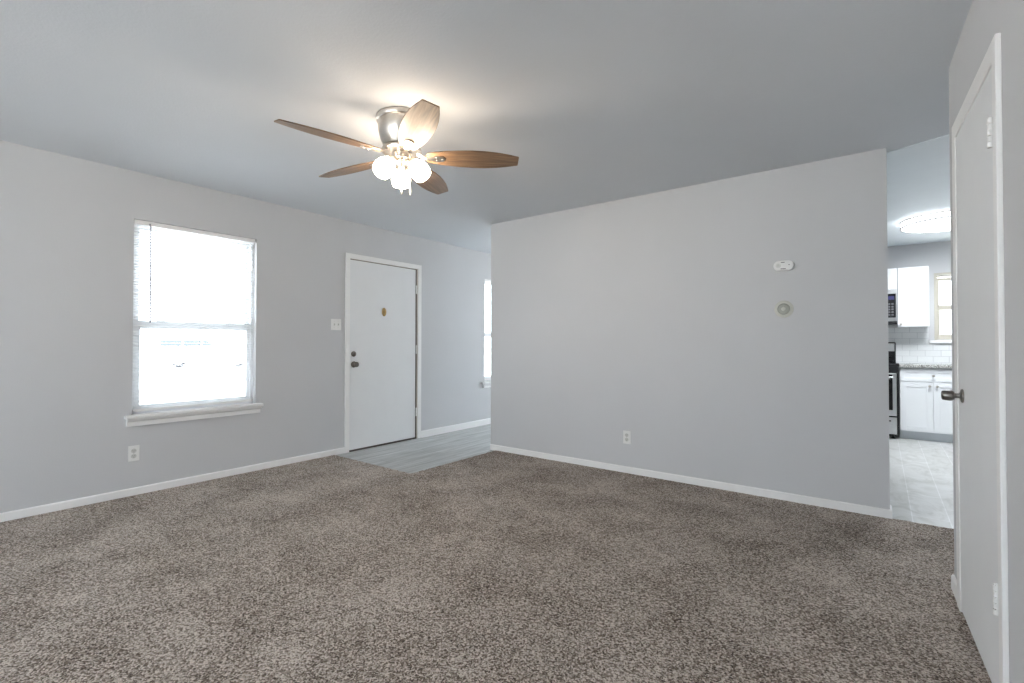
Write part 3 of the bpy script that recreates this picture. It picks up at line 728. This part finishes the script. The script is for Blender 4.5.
# ---------------------------------------------------------------- outdoors
GZ = -.06
b = new(); bx(b, (-80, -60, GZ-.2), (60, 80, GZ)); struct('ground', b, CONC, 'pale pavement outside the windows', 'ground')
car = thing('parked_car', 'pale parked car seen faintly through the window blinds', 'car', (-27.0, 9.9, GZ), R(52))
# side profile in (x along length, z); front is +x
def car_body():
    b = new(); W2_ = .88
    low = [(-2.2, .45), (-2.25, .75), (-2.15, .98), (-1.2, 1.02), (1.0, 1.0), (1.95, .90), (2.2, .72), (2.22, .42), (1.9, .28), (-1.9, .28)]
    A = [b.verts.new((x, -W2_, z)) for x, z in low]; B = [b.verts.new((x, W2_, z)) for x, z in low]
    n = len(low)
    for i in range(n): b.faces.new((A[i], A[(i+1) % n], B[(i+1) % n], B[i]))
    b.faces.new(A[::-1]); b.faces.new(B)
    cab = [(-2.05, .99), (-1.75, 1.48), (.15, 1.50), (.95, 1.0)]
    A = [b.verts.new((x, -W2_+(.06 if z < 1.2 else .18), z)) for x, z in cab]; B = [b.verts.new((x, W2_-(.06 if z < 1.2 else .18), z)) for x, z in cab]
    for i in range(4): b.faces.new((A[i], A[(i+1) % 4], B[(i+1) % 4], B[i]))
    b.faces.new(A[::-1]); b.faces.new(B)
    return b
cb = obj('car_body', car_body(), CARPAINT, car); m = cb.modifiers.new('bevel', 'BEVEL'); m.width = .06; m.segments = 3
for s in (-1, 1):
    for xs in ((-1.62, -.72), (-.64, .12), (.18, .62)):
        b = new(); y0 = s*.825; y1 = s*.735
        q = [(xs[0], y0, 1.06), (xs[1], y0, 1.06), (xs[1]-(.25 if xs[1] > .5 else 0), y1, 1.42), (xs[0], y1, 1.42)]
        if xs[1] > .5: q = [(xs[0], y0, 1.06), (.74, y0, 1.06), (.24, y1, 1.42), (xs[0], y1, 1.42)]
        A = [b.verts.new(Vector(p)+Vector((0, s*.012, 0))) for p in q]; B = [b.verts.new(Vector(p)-Vector((0, s*.02, 0))) for p in q]
        for i in range(4): b.faces.new((A[i], A[(i+1) % 4], B[(i+1) % 4], B[i]))
        b.faces.new(A[::-1]); b.faces.new(B); obj('side_window', b, CARGLASS, car)
    for x_ in (-1.40, 1.35):
        b = new(); lathe(b, [(0, -.11), (.30, -.11), (.33, -.08), (.33, .08), (.30, .11), (0, .11)], 28, Matrix.Translation((x_, s*.80, .33)) @ Matrix.Rotation(R(90), 4, 'X')); wh = obj('wheel', b, TYRE, car, 40)
        b = new(); lathe(b, [(0, -.115), (.20, -.115), (.20, .115), (0, .115)], 20, Matrix.Translation((x_, s*.80, .33)) @ Matrix.Rotation(R(90), 4, 'X')); obj('hubcap', b, CHROME, wh, 40)
    b = new(); bx(b, (2.10, s*.62-.16, .68), (2.24, s*.62+.16, .80), .02); obj('headlight', b, CHROME, car)
    b = new(); bx(b, (-2.27, s*.70-.10, .72), (-2.16, s*.70+.10, .90), .02); obj('tail_light', b, LAMPR, car)
b = new(); 
for q in [[(.33, -.66, 1.43), (.90, -.74, 1.06), (.90, .74, 1.06), (.33, .66, 1.43)]]:
    A = [b.verts.new(Vector(p)+Vector((.03, 0, .02))) for p in q]; B = [b.verts.new(Vector(p)+Vector((-.03, 0, -.03))) for p in q]
    for i in range(4): b.faces.new((A[i], A[(i+1) % 4], B[(i+1) % 4], B[i]))
    b.faces.new(A[::-1]); b.faces.new(B)
obj('windshield', b, CARGLASS, car)
b = new(); bx(b, (2.17, -.45, .48), (2.25, .45, .66), .02); obj('grille', b, TYRE, car)

# neighbouring gabled house behind the kitchen
hs = thing('neighbouring_house', 'pale gabled house outside the kitchen window', 'house', (2.6, 14.0, GZ))
b = new(); prism(b, [(-4, 0), (4, 0), (4, 2.5), (0, 4.3), (-4, 2.5)], 0, 7, Matrix.Rotation(R(90), 4, 'X') @ Matrix.Scale(-1, 4, (0, 0, 1))); obj('siding_wall', b, SIDING, hs)
b = new(); prism(b, [(-4.4, 2.30), (0, 4.30), (4.4, 2.30), (4.4, 2.42), (0, 4.44), (-4.4, 2.42)], -.35, 7.35, Matrix.Rotation(R(90), 4, 'X') @ Matrix.Scale(-1, 4, (0, 0, 1))); obj('roof', b, ASPH, hs)
